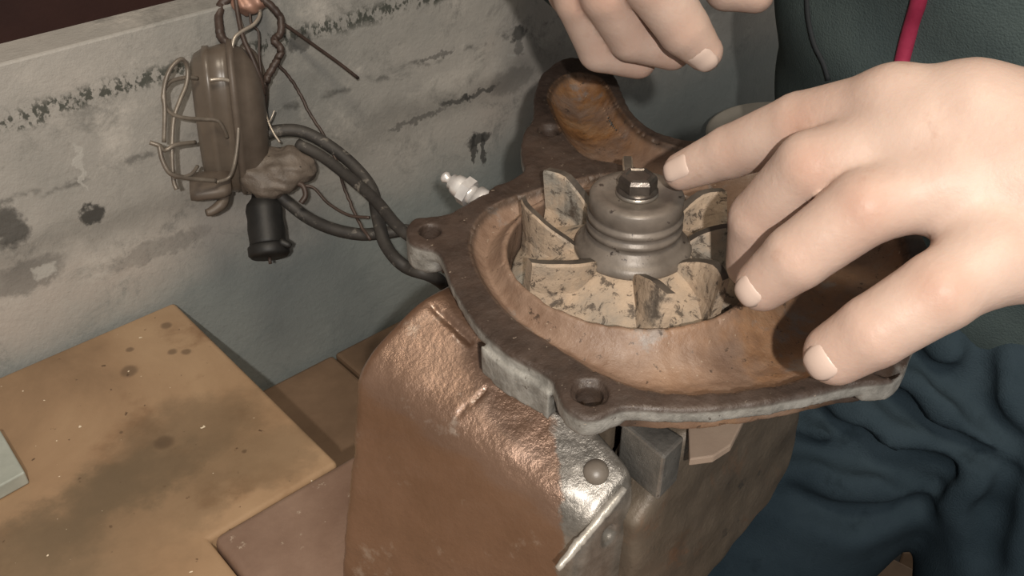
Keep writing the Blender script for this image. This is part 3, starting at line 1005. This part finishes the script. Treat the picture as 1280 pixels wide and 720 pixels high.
# ------------------------------------------------------------------ offcuts by the person's legs
def slab(name, label, px, z0, z1, m, cat):
    q_ = [on_z(x, y, z1) for x, y in px]
    c = np.mean(q_, 0)
    o = link_mesh(name, prism(name, [(p[0], p[1]) for p in q_], z0, z1, .003), MAT[m], None, False, (c[0], c[1], z0))
    return tag(o, label, cat)


slab('wooden_crate', 'pale wooden crate on the floor between the trouser legs', [(1050, 724), (1098, 688), (1165, 722), (1110, 790)], 0.0005, .36, 'wood', 'crate')
slab('wood_offcut', 'narrow upright wood offcut behind the trouser legs', [(1128, 690), (1150, 640), (1166, 640), (1160, 690)], 0.0005, .30, 'wood', 'offcut')

# ------------------------------------------------------------------ person
TB = np.array([.615, .190, .82])
SH = np.array([.520, .175, 1.275])
fac = np.array([-1.0, 0.06, 0.0]); fac /= np.linalg.norm(fac)
lft = np.array([-fac[1], fac[0], 0.0])        # the person's left: towards the camera


def ik(s, w, la, lb, pole):
    d = w - s; L = min(np.linalg.norm(d), (la + lb) * .995); u = d / np.linalg.norm(d)
    x = (la * la - lb * lb + L * L) / (2 * L)
    hgt = math.sqrt(max(la * la - x * x, 0))
    pp = np.asarray(pole, float); pp = pp - u * (pp @ u); pp /= np.linalg.norm(pp)
    return s + u * x + pp * hgt


WL = at(1395, 240, .338); WR = at(850, -330, .445)
SL = SH + lft * .185 + Z * -.01; SR = SH - lft * .185 + Z * -.01
EL = ik(SL, WL, .28, .26, (.4, -1, -.25)); ER = ik(SR, WR, .28, .26, (.8, .7, -.3))

FINGERS_L = {
    'index': [(1118, 133, .322, 12.0), (1000, 158, .337, 11.4), (912, 190, .351, 9.4), (853, 214, .361, 7.2)],
    'middle': [(1150, 172, .316, 12.5), (1014, 208, .318, 11.4), (950, 274, .333, 10.4), (940, 330, .346, 9.0)],
    'ring': [(1185, 226, .312, 12.4), (1082, 258, .305, 11.6), (996, 321, .308, 10.4), (953, 356, .315, 8.6)],
    'little': [(1240, 322, .306, 12.2), (1174, 364, .297, 11.6), (1092, 414, .298, 10.8), (1045, 442, .303, 9.6)],
    'thumb': [(1310, 210, .355, 15), (1230, 190, .370, 12), (1160, 200, .378, 10.5), (1110, 215, .382, 9)],
}
PALM_L = [((1118, 133, .322, 12.0), (1215, 134, .319, 12.6)), ((1215, 134, .319, 12.6), (1390, 178, .330, 19)), ((1150, 172, .316, 13), (1385, 215, .322, 23)),
          ((1185, 228, .312, 13), (1385, 255, .324, 23)), ((1240, 322, .306, 12.5), (1385, 300, .326, 22)),
          ((1180, 190, .330, 16), (1375, 230, .342, 22)), ((1240, 270, .328, 15), (1385, 270, .338, 22)),
          ((1150, 172, .318, 11), (1185, 228, .314, 11)), ((1195, 238, .314, 11), (1238, 315, .309, 10.5))]
FINGERS_R = {
    'thumb': [(800, -150, .440, 14), (872, -70, .455, 11.5), (908, -14, .460, 9.6), (945, -6, .458, 8)],
    'index': [(770, -130, .392, 12.4), (816, -22, .398, 12.0), (856, 38, .405, 10.4), (880, 65, .410, 7.8)],
    'middle': [(728, -120, .405, 12.4), (760, -8, .408, 11.6), (790, 46, .420, 10.2), (840, 64, .428, 8.2)],
    'ring': [(695, -110, .416, 12.2), (726, -2, .420, 11.2), (750, 62, .432, 9.6), (798, 76, .438, 8.0)],
    'little': [(672, -100, .428, 11), (712, -10, .438, 9.5), (742, 40, .448, 8.5), (776, 56, .454, 7.5)],
}
PALM_R = [((770, -130, .392, 12.5), (845, -330, .430, 22)), ((728, -120, .405, 13), (830, -320, .438, 22)),
          ((695, -110, .416, 13), (815, -320, .445, 21)), ((672, -100, .428, 12), (815, -310, .450, 20)),
          ((770, -130, .400, 11), (672, -100, .430, 11))]


def J(t):
    return at(t[0], t[1], t[2]), t[3] * .001


def hand_sdf(p, fingers, palm):
    pd = None
    for a, b in palm:
        (A, ra), (B, rb) = J(a), J(b)
        d = seg(p, A, B, ra, rb)
        pd = d if pd is None else smin(pd, d, .0075)
    out = pd
    for nm, ch in fingers.items():
        fd = None
        for a, b in zip(ch[:-1], ch[1:]):
            (A, ra), (B, rb) = J(a), J(b)
            # a phalanx: slightly waisted between its joints
            mid = A * .5 + B * .5; rm = (ra + rb) * .5
            d = np.minimum(seg(p, A, mid, ra, rm), seg(p, mid, B, rm, rb))
            fd = d if fd is None else smin(fd, d, .0012)
        # only the root blends into the palm; neighbours meet in a crease
        root = J(ch[0])[0]
        k = .0012 + .009 * np.clip(1 - np.linalg.norm(p - root, axis=1) / .03, 0, 1)
        out = smin(out, fd, k)
    return out


def group_box(fs, palm, m=.02):
    pts = [J(c)[0] for ch in fs.values() for c in ch] + [J(c)[0] for pr in palm for c in pr]
    return np.min(pts, 0) - .025 - m, np.max(pts, 0) + .025 + m


BXL, BXR = group_box(FINGERS_L, PALM_L), group_box(FINGERS_R, PALM_R)


def boxed(p, bx, fn):
    d = np.linalg.norm(np.maximum(np.maximum(bx[0] - p, p - bx[1]), 0), axis=1)
    out = d + .02
    ins = d == 0
    if ins.any(): out[ins] = fn(p[ins])
    return out


HD = SH + fac * .105 + Z * .205                   # centre of the head
hz = np.array([-.42, .03, -.30])                  # looks down at the pump
hf = hz / np.linalg.norm(hz)
hs = np.cross(Z, hf); hs /= np.linalg.norm(hs)    # the person's left
hu = np.cross(hf, hs)


def hp_(f_, s_, u_):
    return HD + hf * f_ + hs * s_ + hu * u_


def head_sdf(p):
    q = p - HD
    e = np.stack([(q @ hf - 0.0) / .098, (q @ hs) / .075, (q @ hu - .022) / .100], 1)
    d = (np.linalg.norm(e, axis=1) - 1) * .075
    d = smin(d, seg(p, hp_(.045, 0, -.055), hp_(.062, 0, -.092), .048, .026), .03)          # jaw
    d = smin(d, seg(p, hp_(.096, 0, .012), hp_(.118, 0, -.030), .009, .014), .012)          # nose
    d = smin(d, seg(p, hp_(.088, -.018, -.066), hp_(.088, .018, -.066), .008, .008), .008)  # mouth
    for s in (-1, 1):
        d = smax(d, -ball(p, hp_(.103, .032 * s, .012), .014), .012)                        # eye sockets
        d = smin(d, ball(p, hp_(.083, .032 * s, .010), .0135), .003)
        d = smin(d, seg(p, hp_(-.005, .076 * s, .012), hp_(.0, .074 * s, -.028), .014, .009), .006)
    return d


HBX = (HD - .17, HD + .17)


def body(p):
    d = boxed(p, BXL, lambda q_: hand_sdf(q_, FINGERS_L, PALM_L))
    d = np.minimum(d, boxed(p, BXR, lambda q_: hand_sdf(q_, FINGERS_R, PALM_R)))
    d = smin(d, seg(p, WL, EL, .0265, .042), .012)
    d = smin(d, seg(p, WR, ER, .0265, .042), .012)
    d = smin(d, seg(p, EL, SL, .043, .055), .015)
    d = smin(d, seg(p, ER, SR, .043, .055), .015)
    d = smin(d, seg(p, SL, SR, .058, .058), .03)
    d = smin(d, seg(p, SH, HD - hf * .03, .060, .052), .03)
    d = smin(d, boxed(p, HBX, head_sdf), .012)
    return d


pts = np.array([WL, WR, EL, ER, SL, SR, BXL[0], BXL[1], BXR[0], BXR[1], HD + .15, HD - .15])
v, qd = surface(body, pts.min(0) - .08, pts.max(0) + .08, .0018, pad=.004)
me = mesh_np('person', v, qd)
kn = np.zeros(len(v))
for fs in (FINGERS_L, FINGERS_R):
    for nm, ch in fs.items():
        for i, w in ((1, 1.0), (2, .45)):
            j, r_ = J(ch[i])
            jj = j + (CAM - j) / np.linalg.norm(CAM - j) * r_
            kn = np.maximum(kn, w * np.exp(-(np.linalg.norm(v - jj, axis=1) / (r_ * .75)) ** 2))
        j, r_ = J(ch[-1])
        kn = np.maximum(kn, .5 * np.exp(-(np.linalg.norm(v - j, axis=1) / (r_ * 1.6)) ** 2))
a_ = me.attributes.new('knuckle', 'FLOAT', 'POINT'); a_.data.foreach_set('value', kn.astype(np.float32))
person = link_mesh('person', me, MAT['skin'], None, True, (.62, .19, 0.0))
tag(person, 'person in dark green jacket and navy trousers leaning over the pump with both bare hands', 'person')


def nail(ch, dn, length, width, shift):
    (B, rb), (T, rt) = J(ch[-2]), J(ch[-1])
    a = (T - B) / np.linalg.norm(T - B)
    n = np.asarray(dn, float); n = n - a * (n @ a); n /= np.linalg.norm(n)
    s = np.cross(a, n)
    nu, nv = 9, 9
    top, bot = [], []
    for i in range(nu):
        t = -length + (length + shift) * i / (nu - 1)          # along the finger, 0 is the centre of the tip ball
        for k in range(nv):
            w = (k / (nv - 1) - .5) * 2
            e = math.sqrt(max(0, 1 - .72 * abs(2 * i / (nu - 1) - 1) ** 3.2))
            ang = w * width * e
            rr = rt + (rb - rt) * min(1, max(0, -t / np.linalg.norm(T - B)))
            rho = math.sqrt(max(rr * rr - max(t, 0) ** 2 * .75, 1e-9))
            m_ = max(abs(w), abs(2 * i / (nu - 1) - 1)) ** 4
            for lst, ex in ((top, .0004 - .0007 * m_), (bot, -.0011)):
                lst.append(T + a * t + (rho + ex) * (math.cos(ang) * n + math.sin(ang) * s))
    N = nu * nv
    f = []
    for i in range(nu - 1):
        for k in range(nv - 1):
            q_ = (i * nv + k, i * nv + k + 1, (i + 1) * nv + k + 1, (i + 1) * nv + k)
            f.append(q_); f.append(tuple(N + x for x in q_[::-1]))
    rim = [k for k in range(nv)] + [i * nv + nv - 1 for i in range(1, nu)] + [(nu - 1) * nv + k for k in range(nv - 2, -1, -1)] + [i * nv for i in range(nu - 2, 0, -1)]
    for x, y in zip(rim, rim[1:] + rim[:1]):
        f.append((y, x, N + x, N + y))
    return link_mesh('fingernail', recalc(mesh_py('fingernail', top + bot, f)), MAT['nail'], person)


def view(ch):
    j = J(ch[-1])[0]
    return (CAM - j) / np.linalg.norm(CAM - j)


nail(FINGERS_L['index'], view(FINGERS_L['index']) + UP * .25, .008, .68, .0050)
nail(FINGERS_L['ring'], view(FINGERS_L['ring']) - R * .3, .0025, .70, .0066)
nail(FINGERS_L['little'], view(FINGERS_L['little']), .0022, .68, .0080)
nail(FINGERS_R['index'], view(FINGERS_R['index']) - UP * .8, .006, .8, .0062)

# jacket: torso, sleeves, collar
HIPC = np.array([.640, .180, .74])


def jacket(p):
    q = p.copy()
    q = q - TB; sc = np.array([1.0, .86, 1.0])
    d = (np.linalg.norm(np.stack([0 * q[:, 0]], 1), axis=1))
    a, b = TB, SH - fac * .02 - Z * .05
    ab = b - a
    t = np.clip(((p - a) @ ab) / (ab @ ab), 0, 1)
    w = p - a - t[:, None] * ab
    lateral = w @ lft; w2 = w - lateral[:, None] * lft
    rr = .135 + .010 * np.sin(t * 3.1)
    d = np.sqrt((lateral / 1.12) ** 2 + (w2 ** 2).sum(1)) - rr
    d = smax(d, (TB[2] - .055) - p[:, 2], .01)
    for s_, e_, w_ in ((SL, EL, WL), (SR, ER, WR)):
        d = smin(d, seg(p, s_, e_, .078, .062), .05)
        d = smin(d, seg(p, e_, e_ + (w_ - e_) * .45, .060, .055), .02)
    d = smin(d, seg(p, SH, SH + (HD - SH) * .35, .085, .068), .03)
    fold = np.sin((p @ (lft * .4 + Z * .9)) * 95 + 2.0 * np.sin(p @ fac * 22)) * .5 + wob(p, 45, 21)
    d = d + .0035 * fold
    # open cuffs and neckline: hollow out around arms
    return d


v, qd = surface(jacket, np.min([EL, ER, TB, SH], 0) - .24, np.max([EL, ER, TB, SH], 0) + .24, .0045, pad=.02)
jk = link_mesh('jacket', mesh_np('jacket', v, qd), MAT['jacket'], person)
jk['label'] = 'dark green work jacket with crimson piping'


def on_sdf(fn, px, d0=.4, d1=1.2):
    """walks along a sight line to the surface of a garment: where a seam runs on it"""
    u = ray(*px); t = d0
    for _ in range(120):
        s_ = float(fn((CAM + u * t)[None])[0])
        if s_ < .0005: break
        t += max(s_ * .5, .0008)
        if t > d1: return None
    return CAM + u * t


pp = [on_sdf(jacket, c) for c in [(1160, -60), (1154, -30), (1149, 0), (1142, 24), (1135, 48), (1129, 72), (1124, 96), (1118, 125)]]
pp = [c for c in pp if c is not None]
if len(pp) > 2:
    link_mesh('piping', tube('piping', pp, .0040, 8, 4), MAT['red'], jk)['label'] = 'crimson piping'
pp = [on_sdf(jacket, c) for c in [(1008, -30), (1009, 0), (1011, 25), (1018, 55), (1030, 80), (1036, 100)]]
pp = [c for c in pp if c is not None]
if len(pp) > 2:
    link_mesh('seam', tube('seam', pp, .0016, 6, 4), MAT['thread'], jk)

# trousers
KA = at(805, 790, .77); AA = KA + np.array([.05, .02, -(KA[2] - .09)])
HA = at(1190, 350, .72); HB = at(1345, 500, .72)
KB = at(1298, 850, .76); AB = np.array([KB[0] + .03, KB[1] - .02, .09])
tax = (KA - HA) / np.linalg.norm(KA - HA)


CREASES = []


def trousers(p):
    d = seg(p, HA, KA, .098, .082)
    d = smin(d, seg(p, KA, AA, .080, .066), .02)
    d = smin(d, seg(p, HB, KB, .094, .078), .012)
    d = smin(d, seg(p, KB, AB, .078, .066), .02)
    d = smin(d, seg(p, TB - Z * .03, (HA + HB) * .5, .128, .11), .05)
    d = d - .0035 * wob(p, 26, 31)
    for a, b in CREASES:                # creases fanning out from the crotch
        ab = b - a
        t = np.clip(((p - a) @ ab) / (ab @ ab), 0, 1)
        rr = np.linalg.norm(p - a - t[:, None] * ab, axis=1)
        d = d + .0125 * np.exp(-(rr / .0078) ** 2) - .0025 * np.exp(-((rr - .020) / .012) ** 2)
    return smax(d, p[:, 2] - (TB[2] + .06), .01)


CREASES = []
for line in [[(985, 498), (1080, 545), (1190, 584)], [(1040, 455), (1130, 505), (1230, 565)], [(1115, 425), (1185, 475), (1270, 550)], [(955, 548), (1060, 570), (1170, 604)],
             [(990, 622), (1070, 645), (1150, 628)], [(1228, 415), (1222, 470), (1226, 505)], [(1262, 590), (1240, 640), (1235, 700)]]:
    c_ = [on_sdf(trousers, q_) for q_ in line]
    CREASES_NEW = [(a, b) for a, b in zip(c_[:-1], c_[1:]) if a is not None and b is not None]
    globals().setdefault('_cr', []).extend(CREASES_NEW)
CREASES = _cr
lo_ = np.min([HA, KA, AA, HB, KB, AB, TB], 0) - .17
hi_2 = np.max([HA, KA, AA, HB, KB, AB, TB], 0) + .17
lo_[2] = .07
v, qd = surface(trousers, lo_, hi_2, .0036, pad=.02)
tr = link_mesh('trousers', mesh_np('trousers', v, qd), MAT['trousers'], person)
tr['label'] = 'dark navy creased work trousers'

for A_ in (AA, AB):
    def boot(p, A_=A_):
        d = seg(p, A_ + Z * .02, A_ - Z * .04, .050, .048)
        d = smin(d, seg(p, A_ - Z * .045, A_ + fac * .16 - Z * .055, .045, .038), .03)
        return smax(d, .001 - p[:, 2], .004)
    v, qd = surface(boot, A_ - .24, A_ + .24, .006, pad=.01)
    link_mesh('boot', mesh_np('boot', v, qd), MAT['boot'], person)


def hair(p):
    q = p - HD
    e = np.stack([(q @ hf + .012) / .100, (q @ hs) / .083, (q @ hu - .034) / .100], 1)
    d = (np.linalg.norm(e, axis=1) - 1) * .083
    cut = (q @ hf) * .75 - (q @ hu) * .62 - .012
    return smax(d + .0015 * wob(p, 300, 40), cut, .008)


v, qd = surface(hair, HD - .15, HD + .15, .003)
link_mesh('hair', mesh_np('hair', v, qd), MAT['hair'], person)
for s in (-1, 1):
    link_mesh('eye', lathe('eye', [(0, -.0125), (.009, -.009), (.0125, 0), (.009, .009), (.0, .0125)], hp_(.0855, .032 * s, .010), hf, 16), MAT['nail'], person)
